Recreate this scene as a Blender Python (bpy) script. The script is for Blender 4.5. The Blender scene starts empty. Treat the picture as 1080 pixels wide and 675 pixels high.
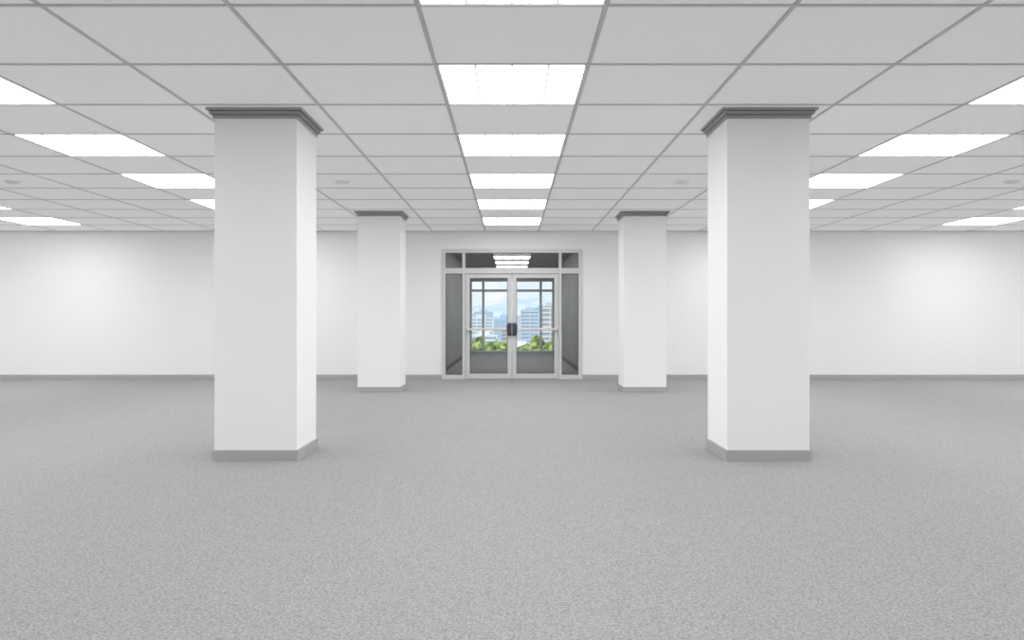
import bpy, bmesh, math, random
from mathutils import Vector, Matrix, noise
random.seed(7)
S = bpy.context.scene
F = 863.0; H = 3.333; EYE = 1.333
YW = 18.4; XW = 15.0; YR = -6.8; T = 1.2; Y0 = 5.2
CX = 1.72; CY = 33.85

# ---------------------------------------------------------------- materials
def mat(name, col, rough=0.6, metal=0.0, spec=0.3, emit=0.0, ecol=None):
    m = bpy.data.materials.new(name); m.use_nodes = True
    b = m.node_tree.nodes['Principled BSDF']
    if not isinstance(col, tuple): col = (col, col, col)
    b.inputs['Base Color'].default_value = (*col, 1)
    b.inputs['Roughness'].default_value = rough
    b.inputs['Metallic'].default_value = metal
    b.inputs['Specular IOR Level'].default_value = spec
    if emit:
        b.inputs['Emission Color'].default_value = (*(ecol or (1, 1, 1)), 1)
        b.inputs['Emission Strength'].default_value = emit
    return m

def noisy(m, scale, c1, c2, bump=0.0, dist=0.01, detail=3, lo=0.35, hi=0.65, kind='noise'):
    nt = m.node_tree; b = nt.nodes['Principled BSDF']
    g = nt.nodes.new('ShaderNodeNewGeometry')
    if kind == 'noise':
        n = nt.nodes.new('ShaderNodeTexNoise'); n.inputs['Detail'].default_value = detail; out = n.outputs['Fac']
    else:
        n = nt.nodes.new('ShaderNodeTexVoronoi'); out = n.outputs['Distance']
    n.inputs['Scale'].default_value = scale
    nt.links.new(g.outputs['Position'], n.inputs['Vector'])
    r = nt.nodes.new('ShaderNodeValToRGB')
    r.color_ramp.elements[0].position = lo; r.color_ramp.elements[1].position = hi
    f = lambda c: (*(c if isinstance(c, tuple) else (c, c, c)), 1)
    r.color_ramp.elements[0].color = f(c1); r.color_ramp.elements[1].color = f(c2)
    nt.links.new(out, r.inputs['Fac']); nt.links.new(r.outputs['Color'], b.inputs['Base Color'])
    if bump:
        bp = nt.nodes.new('ShaderNodeBump'); bp.inputs['Strength'].default_value = bump
        bp.inputs['Distance'].default_value = dist
        nt.links.new(out, bp.inputs['Height']); nt.links.new(bp.outputs['Normal'], b.inputs['Normal'])
    return m

M_wall = noisy(mat('wall_paint', 0.9, 0.8, spec=.15), 120, 0.90, 0.91)
M_col = noisy(mat('column_paint', 0.9, 0.7, spec=.15), 120, 0.92, 0.93)
M_tile_glow = noisy(mat('ceiling_tile_glow', 0.8, 0.9, spec=0.1, emit=0.16), 45, 0.66, 0.79, lo=0.28, hi=0.34, detail=5)  # faint emission added to the tiles as fill light; they are no lamps
M_grid = mat('ceiling_grid_metal', 0.63, 0.5)
M_base = mat('baseboard_rubber', 0.42, 0.5)
M_crown = mat('crown_gray', 0.22, 0.4)
M_crown2 = mat('crown_gray_light', 0.40, 0.4)
M_diff = mat('light_diffuser', 0.9, 0.5, emit=8.5)
M_seam = mat('diffuser_seam', 0.80, 0.5, emit=0.15)
M_diff2 = mat('corridor_light_diffuser', 0.9, 0.5, emit=7.0)
M_plast = mat('white_plastic', 0.9, 0.4)
M_alu = mat('door_aluminium', 0.66, 0.38, metal=0.0, spec=0.5)
M_gask = mat('gasket_dark', 0.12, 0.5)
M_hand = mat('handle_dark_metal', 0.09, 0.35, metal=0.6)
M_steel = mat('bar_steel', 0.75, 0.3, metal=0.4)
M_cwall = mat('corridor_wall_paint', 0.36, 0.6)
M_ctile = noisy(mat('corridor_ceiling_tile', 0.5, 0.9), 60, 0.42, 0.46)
M_wframe = mat('window_frame_white', 0.92, 0.4, emit=0.0)

def carpet():
    m = mat('carpet', 0.3, 0.95, spec=0.05); nt = m.node_tree; b = nt.nodes['Principled BSDF']
    g = nt.nodes.new('ShaderNodeNewGeometry')
    v = nt.nodes.new('ShaderNodeTexVoronoi'); v.inputs['Scale'].default_value = 90
    n = nt.nodes.new('ShaderNodeTexNoise'); n.inputs['Scale'].default_value = 75; n.inputs['Detail'].default_value = 3
    n2 = nt.nodes.new('ShaderNodeTexNoise'); n2.inputs['Scale'].default_value = 0.8
    for q in (v, n, n2): nt.links.new(g.outputs['Position'], q.inputs['Vector'])
    mx = nt.nodes.new('ShaderNodeMath'); mx.operation = 'MULTIPLY_ADD'
    nt.links.new(v.outputs['Distance'], mx.inputs[0]); mx.inputs[1].default_value = -0.6
    nt.links.new(n.outputs['Fac'], mx.inputs[2])
    r = nt.nodes.new('ShaderNodeValToRGB')
    r.color_ramp.elements[0].position = 0.0; r.color_ramp.elements[1].position = 0.5
    r.color_ramp.elements[0].color = (0.285, 0.285, 0.285, 1); r.color_ramp.elements[1].color = (0.465, 0.465, 0.465, 1)
    nt.links.new(mx.outputs[0], r.inputs['Fac'])
    r2 = nt.nodes.new('ShaderNodeValToRGB')
    r2.color_ramp.elements[0].color = (0.97, 0.97, 0.97, 1); r2.color_ramp.elements[1].color = (1, 1, 1, 1)
    nt.links.new(n2.outputs['Fac'], r2.inputs['Fac'])
    mul = nt.nodes.new('ShaderNodeMixRGB'); mul.blend_type = 'MULTIPLY'; mul.inputs['Fac'].default_value = 1
    nt.links.new(r.outputs['Color'], mul.inputs['Color1']); nt.links.new(r2.outputs['Color'], mul.inputs['Color2'])
    nt.links.new(mul.outputs['Color'], b.inputs['Base Color'])
    bp = nt.nodes.new('ShaderNodeBump'); bp.inputs['Strength'].default_value = 0.5; bp.inputs['Distance'].default_value = 0.005
    nt.links.new(mx.outputs[0], bp.inputs['Height']); nt.links.new(bp.outputs['Normal'], b.inputs['Normal'])
    return m
M_carpet = carpet()

def glass(name, tint, refl=1.0):
    m = bpy.data.materials.new(name); m.use_nodes = True; nt = m.node_tree; nt.nodes.clear()
    o = nt.nodes.new('ShaderNodeOutputMaterial'); mix = nt.nodes.new('ShaderNodeMixShader')
    t = nt.nodes.new('ShaderNodeBsdfTransparent'); t.inputs['Color'].default_value = (*tint, 1)
    g = nt.nodes.new('ShaderNodeBsdfGlossy'); g.inputs['Roughness'].default_value = 0.02
    g.inputs['Color'].default_value = (refl, refl, refl, 1)
    fr = nt.nodes.new('ShaderNodeFresnel'); fr.inputs['IOR'].default_value = 1.45
    nt.links.new(fr.outputs[0], mix.inputs[0]); nt.links.new(t.outputs[0], mix.inputs[1]); nt.links.new(g.outputs[0], mix.inputs[2])
    nt.links.new(mix.outputs[0], o.inputs['Surface'])
    return m
M_glass = glass('tinted_glass', (0.86, 0.87, 0.875), 0.9)
M_wglass = glass('window_glass', (0.97, 0.98, 0.98), 0.8)

# ---------------------------------------------------------------- mesh helpers
def box(bm, x0, x1, y0, y1, z0, z1, mi=0):
    r = bmesh.ops.create_cube(bm, size=1.0)
    for v in r['verts']:
        v.co = Vector(((x0 + x1) / 2 + v.co.x * (x1 - x0), (y0 + y1) / 2 + v.co.y * (y1 - y0), (z0 + z1) / 2 + v.co.z * (z1 - z0)))
    fs = set(f for v in r['verts'] for f in v.link_faces)
    for f in fs: f.material_index = mi
    return r['verts']

def cyl(bm, p0, p1, r, mi=0, seg=20, r2=None):
    p0 = Vector(p0); p1 = Vector(p1); d = p1 - p0
    q = d.to_track_quat('Z', 'Y').to_matrix().to_4x4()
    r_ = bmesh.ops.create_cone(bm, cap_ends=True, segments=seg, radius1=r, radius2=r if r2 is None else r2, depth=d.length,
                               matrix=Matrix.Translation((p0 + p1) / 2) @ q)
    for f in set(f for v in r_['verts'] for f in v.link_faces): f.material_index = mi; f.smooth = len(f.verts) == 4

def quad(bm, pts, mi=0):
    f = bm.faces.new([bm.verts.new(p) for p in pts]); f.material_index = mi; return f

def obj(name, bm, mats, parent=None, loc=None, bevel=0):
    me = bpy.data.meshes.new(name); bm.to_mesh(me); bm.free()
    for m in mats: me.materials.append(m)
    o = bpy.data.objects.new(name, me); S.collection.objects.link(o)
    if parent: o.parent = parent
    if loc: o.location = loc
    if bevel:
        b = o.modifiers.new('bevel', 'BEVEL'); b.width = bevel; b.segments = 2; b.limit_method = 'ANGLE'
    return o

def empty(name, loc=(0, 0, 0)):
    e = bpy.data.objects.new(name, None); S.collection.objects.link(e); e.location = loc; e.empty_display_size = 0.1; return e

# ---------------------------------------------------------------- room shell
bm = bmesh.new(); box(bm, -XW - .2, XW + .2, YR - .2, YW + .1, -0.15, 0); obj('floor', bm, [M_carpet])
bm = bmesh.new(); box(bm, -CX - .2, CX + .2, YW + .1, CY + .2, -0.15, 0); obj('floor_corridor', bm, [M_carpet])
OW = 1.578; OH = 2.925
bm = bmesh.new()
box(bm, -XW - .2, -OW, YW, YW + .2, 0, H + .1); box(bm, OW, XW + .2, YW, YW + .2, 0, H + .1); box(bm, -OW, OW, YW, YW + .2, OH, H + .1)
obj('wall_back', bm, [M_wall])
for n, a, b_ in (('wall_left', -XW - .2, -XW), ('wall_right', XW, XW + .2)):
    bm = bmesh.new(); box(bm, a, b_, YR, YW, 0, H + .1); obj(n, bm, [M_wall])
bm = bmesh.new(); box(bm, -XW - .2, XW + .2, YR - .2, YR, 0, H + .1); obj('wall_front', bm, [M_wall])
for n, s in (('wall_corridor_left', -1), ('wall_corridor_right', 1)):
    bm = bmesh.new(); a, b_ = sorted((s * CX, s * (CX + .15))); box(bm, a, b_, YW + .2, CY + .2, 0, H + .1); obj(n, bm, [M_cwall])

# baseboards (with a small chamfered cap)
bh, bt = 0.105, 0.015
def base_run(bm, x0, x1, y0, y1):
    box(bm, x0, x1, y0, y1, 0, bh)
bm = bmesh.new(); base_run(bm, -XW, -OW, YW - bt, YW); base_run(bm, OW, XW, YW - bt, YW); obj('baseboard_back', bm, [M_base], bevel=.004)
bm = bmesh.new(); base_run(bm, -XW, -XW + bt, YR, YW - bt); obj('baseboard_left', bm, [M_base], bevel=.004)
bm = bmesh.new(); base_run(bm, XW - bt, XW, YR, YW - bt); obj('baseboard_right', bm, [M_base], bevel=.004)
bm = bmesh.new(); base_run(bm, -XW, XW, YR, YR + bt); obj('baseboard_front', bm, [M_base], bevel=.004)
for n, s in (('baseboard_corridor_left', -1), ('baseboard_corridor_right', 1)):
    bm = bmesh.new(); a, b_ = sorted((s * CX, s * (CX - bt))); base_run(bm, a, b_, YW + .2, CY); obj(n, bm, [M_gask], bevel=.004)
# wall-angle trim
bm = bmesh.new()
box(bm, -XW, XW, YW - .025, YW, H - .012, H); box(bm, -XW, -XW + .025, YR, YW, H - .012, H); box(bm, XW - .025, XW, YR, YW, H - .012, H)
obj('trim_1', bm, [M_grid])

# ---------------------------------------------------------------- ceiling
def is_light(i, k): return i % 4 == 0 and k % 2 == 1 and k > -6
def tile_mesh(bm, x0, x1, y0, y1, g=0.015, ch=0.004):
    zt, zb = H + .010, H + .002
    o = [(x0 + g, y0 + g), (x1 - g, y0 + g), (x1 - g, y1 - g), (x0 + g, y1 - g)]
    i_ = [(x0 + g + ch, y0 + g + ch), (x1 - g - ch, y0 + g + ch), (x1 - g - ch, y1 - g - ch), (x0 + g + ch, y1 - g - ch)]
    vo = [bm.verts.new((x, y, zt)) for x, y in o]; vi = [bm.verts.new((x, y, zb)) for x, y in i_]
    bm.faces.new(vi[::-1])
    for j in range(4): bm.faces.new((vo[j], vi[j], vi[(j + 1) % 4], vo[(j + 1) % 4]))
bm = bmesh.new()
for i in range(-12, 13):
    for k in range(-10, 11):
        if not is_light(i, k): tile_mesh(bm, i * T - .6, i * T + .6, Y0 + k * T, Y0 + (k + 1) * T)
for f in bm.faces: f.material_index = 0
vs = box(bm, -XW - .2, XW + .2, YR - .2, YW + .1, H + .06, H + .16, 1)
# T-bar grid strips
GWX, GWY = .012, .015
for i in range(-12, 14):
    x = i * T - .6; box(bm, x - GWX, x + GWX, YR, YW, H - .004, H + .03, 1)
for k in range(-10, 12):
    y = Y0 + k * T; box(bm, -XW, XW, y - GWY, y + GWY, H - .005, H + .03, 1)
obj('ceiling', bm, [M_tile_glow, M_grid])
# corridor ceiling
bm = bmesh.new()
for i in (-1, 0, 1):
    for k in range(11, 24):
        y0 = max(Y0 + k * T, YW + .2); y1 = min(Y0 + (k + 1) * T, CY)
        if i == 0 and k % 2 == 1 and k > 11: continue
        tile_mesh(bm, max(i * T - .6, -CX), min(i * T + .6, CX), y0, y1)
box(bm, -CX - .15, CX + .15, YW + .1, CY + .2, H + .06, H + .16, 1)
for x in (-.6, .6): box(bm, x - GWX, x + GWX, YW + .2, CY, H - .004, H + .03, 1)
for k in range(12, 24):
    y = Y0 + k * T; box(bm, -CX, CX, y - GWY, y + GWY, H - .005, H + .03, 1)
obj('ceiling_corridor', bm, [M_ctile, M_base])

def panel_mesh(name, dm):
    bm = bmesh.new(); a = .584; w = .010; z = .004
    for x0, x1, y0, y1 in ((-a, a, -a, -a + w), (-a, a, a - w, a), (-a, -a + w, -a + w, a - w), (a - w, a, -a + w, a - w)):
        box(bm, x0, x1, y0, y1, 0, .02, 1)
    xs = [-a + w, -.29, 0, .29, a - w]
    e = .0075
    for j in range(4):
        l = xs[j] + (e if j else 0); r = xs[j + 1] - (e if j < 3 else 0)
        quad(bm, [(l, a - w, z), (r, a - w, z), (r, -a + w, z), (l, -a + w, z)], 0)
        if j < 3: box(bm, r, r + 2 * e, -a + w, a - w, z - .0015, z + .004, 2)
    me = bpy.data.meshes.new(name); bm.to_mesh(me); bm.free()
    for m in (dm, M_plast, M_seam): me.materials.append(m)
    return me
pm = panel_mesh('ceiling_light_panel', M_diff); pm2 = panel_mesh('ceiling_light_panel_corridor', M_diff2)
for i in range(-12, 13):
    for k in range(-10, 11):
        if is_light(i, k):
            o = bpy.data.objects.new('ceiling_light_panel', pm); S.collection.objects.link(o); o.location = (i * T, Y0 + (k + .5) * T, H)
for k in range(13, 23, 2):
    o = bpy.data.objects.new('ceiling_light_panel', pm2); S.collection.objects.link(o); o.location = (0, Y0 + (k + .5) * T, H)

# smoke detectors
def prof(bm, pr, seg=32, mi=0):
    rings = []
    for r, z in pr: rings.append([bm.verts.new((r * math.cos(2 * math.pi * j / seg), r * math.sin(2 * math.pi * j / seg), z)) for j in range(seg)])
    for a, b_ in zip(rings, rings[1:]):
        for j in range(seg):
            f = bm.faces.new((a[j], a[(j + 1) % seg], b_[(j + 1) % seg], b_[j])); f.smooth = False; f.material_index = mi
    bm.faces.new(rings[-1]).material_index = mi
for x in (-7.2, -2.45, 2.45, 7.2):
    bm = bmesh.new()
    prof(bm, [(.11, .002), (.11, -.012), (.095, -.016), (.085, -.022), (.078, -.024), (.075, -.034), (.05, -.042), (.02, -.045)])
    obj('smoke_detector', bm, [M_plast], loc=(x, 11.8, H))

# ---------------------------------------------------------------- columns
CW = .78
def column(cx, yf):
    bm = bmesh.new(); h = CW / 2
    vs = box(bm, -h, h, -h, h, 0, H + .01, 0)
    es = [e for e in bm.edges if abs(e.verts[0].co.z - e.verts[1].co.z) > 1]
    bmesh.ops.bevel(bm, geom=es, offset=.004, segments=2, affect='EDGES')
    for f in bm.faces: f.material_index = 0
    def ring(e, z0, z1, mi):
        a = h + e
        box(bm, -a, a, -a, -h + .002, z0, z1, mi); box(bm, -a, a, h - .002, a, z0, z1, mi)
        box(bm, -a, -h + .002, -h, h, z0, z1, mi); box(bm, h - .002, a, -h, h, z0, z1, mi)
    ring(.014, 0, .094, 1); ring(.010, .094, .100, 1)
    ring(.012, H - .092, H - .062, 3); ring(.016, H - .062, H - .054, 2); ring(.036, H - .054, H - .028, 3); ring(.040, H - .028, H - .020, 2); ring(.062, H - .020, H, 3)
    obj('column', bm, [M_col, M_base, M_crown, M_crown2], loc=(cx, yf + h, 0))
for cx in (-2.43, 2.43): column(cx, 7.75)
for cx in (-2.45, 2.45): column(cx, 15.05)

# ---------------------------------------------------------------- entrance doors
yf0, yf1 = YW - .03, YW + .09      # frame depth
ML, MR = 1.05, 1.115               # mullion between sidelite and door
TZ0, TZ1 = 2.375, 2.50
fr = empty('door_frame')
bm = bmesh.new(); fw = .085
box(bm, -OW, -OW + fw, yf0, yf1, 0, OH); box(bm, OW - fw, OW, yf0, yf1, 0, OH)
box(bm, -OW + fw, OW - fw, yf0, yf1, OH - fw, OH)
for s in (-1, 1):
    a, b_ = sorted((s * ML, s * MR)); box(bm, a, b_, yf0, yf1, 0, OH - fw)
    a, b_ = sorted((s * MR, s * (OW - fw))); box(bm, a, b_, yf0, yf1, TZ0, TZ1); box(bm, a, b_, yf0, yf1, 0, .10)
box(bm, -ML, ML, yf0, yf1, TZ0, TZ1)
obj('frame_members', bm, [M_alu], parent=fr, bevel=.006)
bm = bmesh.new(); g = .012; ym = YW + .02
def gask(x0, x1, z0, z1, y=ym):
    for q in ((x0, x1, z0, z0 + g), (x0, x1, z1 - g, z1), (x0, x0 + g, z0 + g, z1 - g), (x1 - g, x1, z0 + g, z1 - g)): box(bm, q[0], q[1], y - .015, y + .015, q[2], q[3])
cells = [(-ML, ML, TZ1, OH - fw)]
for s in (-1, 1):
    a, b_ = sorted((s * MR, s * (OW - fw))); cells += [(a, b_, TZ1, OH - fw), (a, b_, .10, TZ0)]
for c in cells: gask(*c)
obj('gaskets', bm, [M_gask], parent=fr)
bm = bmesh.new()
for c in cells: quad(bm, [(c[0], ym, c[2]), (c[1], ym, c[2]), (c[1], ym, c[3]), (c[0], ym, c[3])])
obj('glass_panes', bm, [M_glass], parent=fr)
# leaves
for n, s in (('door_1', -1), ('door_2', 1)):
    d = empty(n); x_in, x_out = .004, ML - .006; st = .095; dz0, dz1 = .008, TZ0 - .008; yd0, yd1 = YW, YW + .045
    def sb(bm, a, b_, *r):
        a, b_ = sorted((s * a, s * b_)); box(bm, a, b_, *r)
    bm = bmesh.new()
    sb(bm, x_in, x_in + st, yd0, yd1, dz0, dz1); sb(bm, x_out - st, x_out, yd0, yd1, dz0, dz1)
    sb(bm, x_in + st, x_out - st, yd0, yd1, dz0, dz0 + .12); sb(bm, x_in + st, x_out - st, yd0, yd1, dz1 - .09, dz1)
    obj('leaf_frame', bm, [M_alu], parent=d, bevel=.004)
    a, b_ = sorted((s * (x_in + st), s * (x_out - st)))
    bm = bmesh.new(); gask(a, b_, dz0 + .12, dz1 - .09, YW + .022); obj('leaf_gasket', bm, [M_gask], parent=d)
    bm = bmesh.new(); quad(bm, [(a, YW + .022, dz0 + .12), (b_, YW + .022, dz0 + .12), (b_, YW + .022, dz1 - .09), (a, YW + .022, dz1 - .09)])
    obj('leaf_glass', bm, [M_glass], parent=d)
    # push bar with end brackets
    bm = bmesh.new(); zb = 1.125
    sb(bm, x_in + .05, x_out - .03, YW - .075, YW - .045, zb - .028, zb + .028)
    sb(bm, x_out - .08, x_out - .03, YW - .045, yd0, zb - .035, zb + .035)
    obj('push_bar', bm, [M_steel], parent=d, bevel=.006)
    bm = bmesh.new()
    sb(bm, x_in + .004, x_in + .09, YW - .028, yd0, .98, 1.27)
    sb(bm, x_in + .012, x_in + .115, YW - .095, YW - .028, 1.03, 1.24)
    cyl(bm, (s * .055, YW - .09, 1.13), (s * .055, YW - .115, 1.13), .022)
    obj('lock_case', bm, [M_hand], parent=d, bevel=.006)
    bm = bmesh.new()
    for z in (.25, 1.15, 2.1): cyl(bm, (s * (ML - .003), YW - .008, z - .06), (s * (ML - .003), YW - .008, z + .06), .010)
    obj('hinges', bm, [M_steel], parent=d)

# ---------------------------------------------------------------- end wall window of corridor
w = empty('window_1'); y0, y1 = CY, CY + .1
bm = bmesh.new(); wt = 3.06
box(bm, -CX, -CX + .06, y0, y1, 0, wt); box(bm, CX - .06, CX, y0, y1, 0, wt)
box(bm, -CX + .06, CX - .06, y0, y1, wt - .14, wt); box(bm, -CX + .06, CX - .06, y0, y1, 0, .07); 
for s in (-1, 1):
    a, b_ = sorted((s * 1.14, s * 1.24)); box(bm, a, b_, y0, y1, .07, wt - .14)
for a, b_ in ((-CX + .06, -1.24), (-1.14, 1.14), (1.24, CX - .06)): box(bm, a, b_, y0, y1, 2.50, 2.60)
obj('window_frame', bm, [M_wframe], parent=w, bevel=.005)
bm = bmesh.new(); quad(bm, [(-CX, CY + .06, 0.05), (CX, CY + .06, .05), (CX, CY + .06, wt - .05), (-CX, CY + .06, wt - .05)])
obj('window_glass', bm, [M_wglass], parent=w)
bm = bmesh.new(); box(bm, -CX, CX, CY, CY + .2, wt, H + .1); obj('wall_corridor_end', bm, [M_cwall])

# ---------------------------------------------------------------- outside
def facade():
    m = bpy.data.materials.new('city_facade'); m.use_nodes = True; nt = m.node_tree; b = nt.nodes['Principled BSDF']
    a = nt.nodes.new('ShaderNodeAttribute'); a.attribute_name = 'tint'
    b.inputs['Roughness'].default_value = .7
    nt.links.new(a.outputs['Color'], b.inputs['Base Color']); return m
M_fac = facade(); 
bm = bmesh.new(); lay = bm.loops.layers.float_color.new('tint')
def cbox(x0, x1, y0, y1, z0, z1, c):
    vs = box(bm, x0, x1, y0, y1, z0, z1)
    for f in set(f for v in vs for f in v.link_faces):
        for l in f.loops: l[lay] = (*c, 1)
GZ = -48
pal = [(.88, .86, .82), (.9, .9, .9), (.68, .75, .82), (.80, .72, .65), (.55, .70, .80), (.9, .88, .85), (.74, .58, .50)]
def building(x, y, w_, d_, top, c):
    fl = 3.6; n = int((top - GZ) / fl); g_ = tuple(v * .42 + .24 for v in (c[2] * .6, c[2] * .85, c[2]))
    cbox(x - w_ / 2 + .4, x + w_ / 2 - .4, y + .4, y + d_ - .4, GZ, top - 1, g_)          # glazed core
    for j in range(max(1, n - 16), n + 1):
        z = GZ + j * fl; cbox(x - w_ / 2, x + w_ / 2, y, y + d_, z, z + 1.5, c)            # spandrel slabs
    nb = max(2, int(w_ / 7))
    for j in range(nb + 1):
        xx = x - w_ / 2 + w_ * j / nb; cbox(xx - .5, xx + .5, y - .15, y + .7, GZ, GZ + n * fl + 1.5, c)
    t = GZ + n * fl + 1.5
    cbox(x - w_ * .25, x + w_ * .2, y + d_ * .3, y + d_ * .7, t, t + 3.5, tuple(v * .9 for v in c))
fixed = [(-34, 900, 26, 20, 5, 1), (-8, 1050, 30, 22, 3, 4), (18, 820, 18, 16, 13, 2), (35, 1000, 24, 20, 8, 5), (-22, 650, 20, 18, -12, 5), (6, 600, 24, 18, -18, 1),
         (29, 620, 14, 14, 13, 3), (-45, 1300, 30, 22, 16, 2), (48, 1350, 22, 22, 22, 4), (0, 1500, 34, 22, 10, 0), (-3, 780, 14, 14, -6, 6)]
for x, y, w_, d_, t, c in fixed: building(x, y, w_, d_, t, pal[c])
for j in range(150):
    y = random.uniform(420, 2400); x = random.uniform(-1, 1) * (60 + y * .45)
    if abs(x) < y * .05 and y < 1000: continue
    building(x, y, random.uniform(14, 34), random.uniform(14, 26), random.uniform(-34, 8) + y * .006, random.choice(pal[:6]))
obj('city_buildings', bm, [M_fac])
M_gr = noisy(mat('city_ground', (.3, .36, .26), .9), .02, (.30, .38, .22), (.6, .6, .56))
bm = bmesh.new(); quad(bm, [(-6000, 95, GZ), (6000, 95, GZ), (6000, 9000, GZ), (-6000, 9000, GZ)]); obj('ground_city', bm, [M_gr])
M_lawn = noisy(mat('lawn', (.15, .25, .06), .95), 2, (.10, .18, .04), (.2, .3, .09))
bm = bmesh.new(); box(bm, -120, 120, CY + .25, 95, GZ, -8); obj('ground_terrace', bm, [M_lawn])
# mountains
M_mt = noisy(mat('mountain_hazed', (.4, .5, .6), 1.0, spec=0), .004, (.50, .58, .63), (.68, .73, .77))  # distance haze painted into the rock as a pale bluish base colour
bm = bmesh.new(); nx, ny = 160, 14; grid = []
for j in range(ny):
    row = []
    for i in range(nx):
        x = -5600 + 11200 * i / (nx - 1); y = 5200 + j * 230
        t = math.sin(math.pi * min(1, j / (ny - 4)) * .5)
        z = GZ + t * (190 + 130 * noise.fractal(Vector((x * .0012, y * .0010, 3)), .9, 2.1, 5) + 40 * math.sin(x * .0011))
        row.append(bm.verts.new((x, y, z)))
    grid.append(row)
for j in range(ny - 1):
    for i in range(nx - 1): bm.faces.new((grid[j][i], grid[j][i + 1], grid[j + 1][i + 1], grid[j + 1][i]))
obj('mountain_range', bm, [M_mt])
# trees and shrubs on the terrace
M_leaf = noisy(mat('foliage', (.12, .25, .05), .8), 2.6, (.13, .19, .05), (.46, .52, .18), lo=.4, hi=.6)
M_bark = mat('bark', (.12, .08, .05), .9)
random.seed(3)
def blob(bm, px, py, pz, r):
    rr = bmesh.ops.create_icosphere(bm, subdivisions=2, radius=r, matrix=Matrix.Translation((px, py, pz)))
    for v in rr['verts']:
        c = Vector((px, py, pz)); dd = v.co - c; v.co = c + dd * (1 + .5 * noise.noise(v.co * 4) + .4 * noise.noise(v.co * 9))
bm = bmesh.new()
for j in range(36):
    x = -18 + j * 1.0 + random.uniform(-.3, .3); y = random.uniform(51, 56); top = random.uniform(-.3, .35)
    cyl(bm, (x, y, -8), (x, y, top - 1.5), .16, 1, 8, .08)
    for q in range(8):
        r = random.uniform(.32, .6); blob(bm, x + random.uniform(-.6, .6), y + random.uniform(-.6, .6), top - r - (random.uniform(.1, 1.8) if q else 0), r)
obj('tree_row', bm, [M_leaf, M_bark])
bm = bmesh.new()
for j in range(44):
    x = -11 + j * .5; y = random.uniform(46.5, 48); top = random.uniform(-.2, .15)
    cyl(bm, (x, y, -8), (x, y, top - 1.0), .08, 1, 6, .05)
    for q in range(6):
        r = random.uniform(.3, .42); blob(bm, x + random.uniform(-.25, .25), y + random.uniform(-.3, .3), top - r - q * .32, r)
obj('shrub_hedge', bm, [M_leaf, M_bark])

# world + sun
wd = bpy.data.worlds.new('world'); S.world = wd; wd.use_nodes = True; nt = wd.node_tree; bg = nt.nodes['Background']
tc = nt.nodes.new('ShaderNodeTexCoord'); sx = nt.nodes.new('ShaderNodeSeparateXYZ'); r = nt.nodes.new('ShaderNodeValToRGB')
nt.links.new(tc.outputs['Generated'], sx.inputs[0]); nt.links.new(sx.outputs['Z'], r.inputs['Fac'])
r.color_ramp.elements[0].color = (.82, .91, .98, 1); r.color_ramp.elements[0].position = 0
r.color_ramp.elements[1].color = (.25, .48, .85, 1); r.color_ramp.elements[1].position = .5
nz = nt.nodes.new('ShaderNodeTexNoise'); nz.inputs['Scale'].default_value = 18; nz.inputs['Detail'].default_value = 6
mp = nt.nodes.new('ShaderNodeMapping'); mp.inputs['Scale'].default_value = (1, 1, 3.5)
nt.links.new(tc.outputs['Generated'], mp.inputs['Vector']); nt.links.new(mp.outputs[0], nz.inputs['Vector'])
cr = nt.nodes.new('ShaderNodeValToRGB'); cr.color_ramp.elements[0].position = .48; cr.color_ramp.elements[1].position = .66
nt.links.new(nz.outputs['Fac'], cr.inputs['Fac'])
mx = nt.nodes.new('ShaderNodeMixRGB'); nt.links.new(cr.outputs['Color'], mx.inputs['Fac']); nt.links.new(r.outputs['Color'], mx.inputs['Color1'])
mx.inputs['Color2'].default_value = (1, 1, 1, 1)
nt.links.new(mx.outputs[0], bg.inputs['Color']); bg.inputs['Strength'].default_value = 1.3
sl = bpy.data.lights.new('sun', 'SUN'); sl.energy = 3.6; sl.angle = .01; sl.color = (1, .96, .9)
so = bpy.data.objects.new('sun', sl); S.collection.objects.link(so)
so.rotation_euler = Vector((.75, .45, -.75)).to_track_quat('-Z', 'Y').to_euler()

# camera
cd = bpy.data.cameras.new('camera'); cd.sensor_width = 36; cd.lens = F / 1080 * 36; cd.clip_start = .05; cd.clip_end = 30000
co = bpy.data.objects.new('camera', cd); S.collection.objects.link(co); co.location = (0, 0, EYE); co.rotation_euler = (math.radians(90), 0, 0)
S.camera = co
S.view_settings.view_transform = 'Standard'; S.view_settings.look = 'None'; S.view_settings.exposure = 0
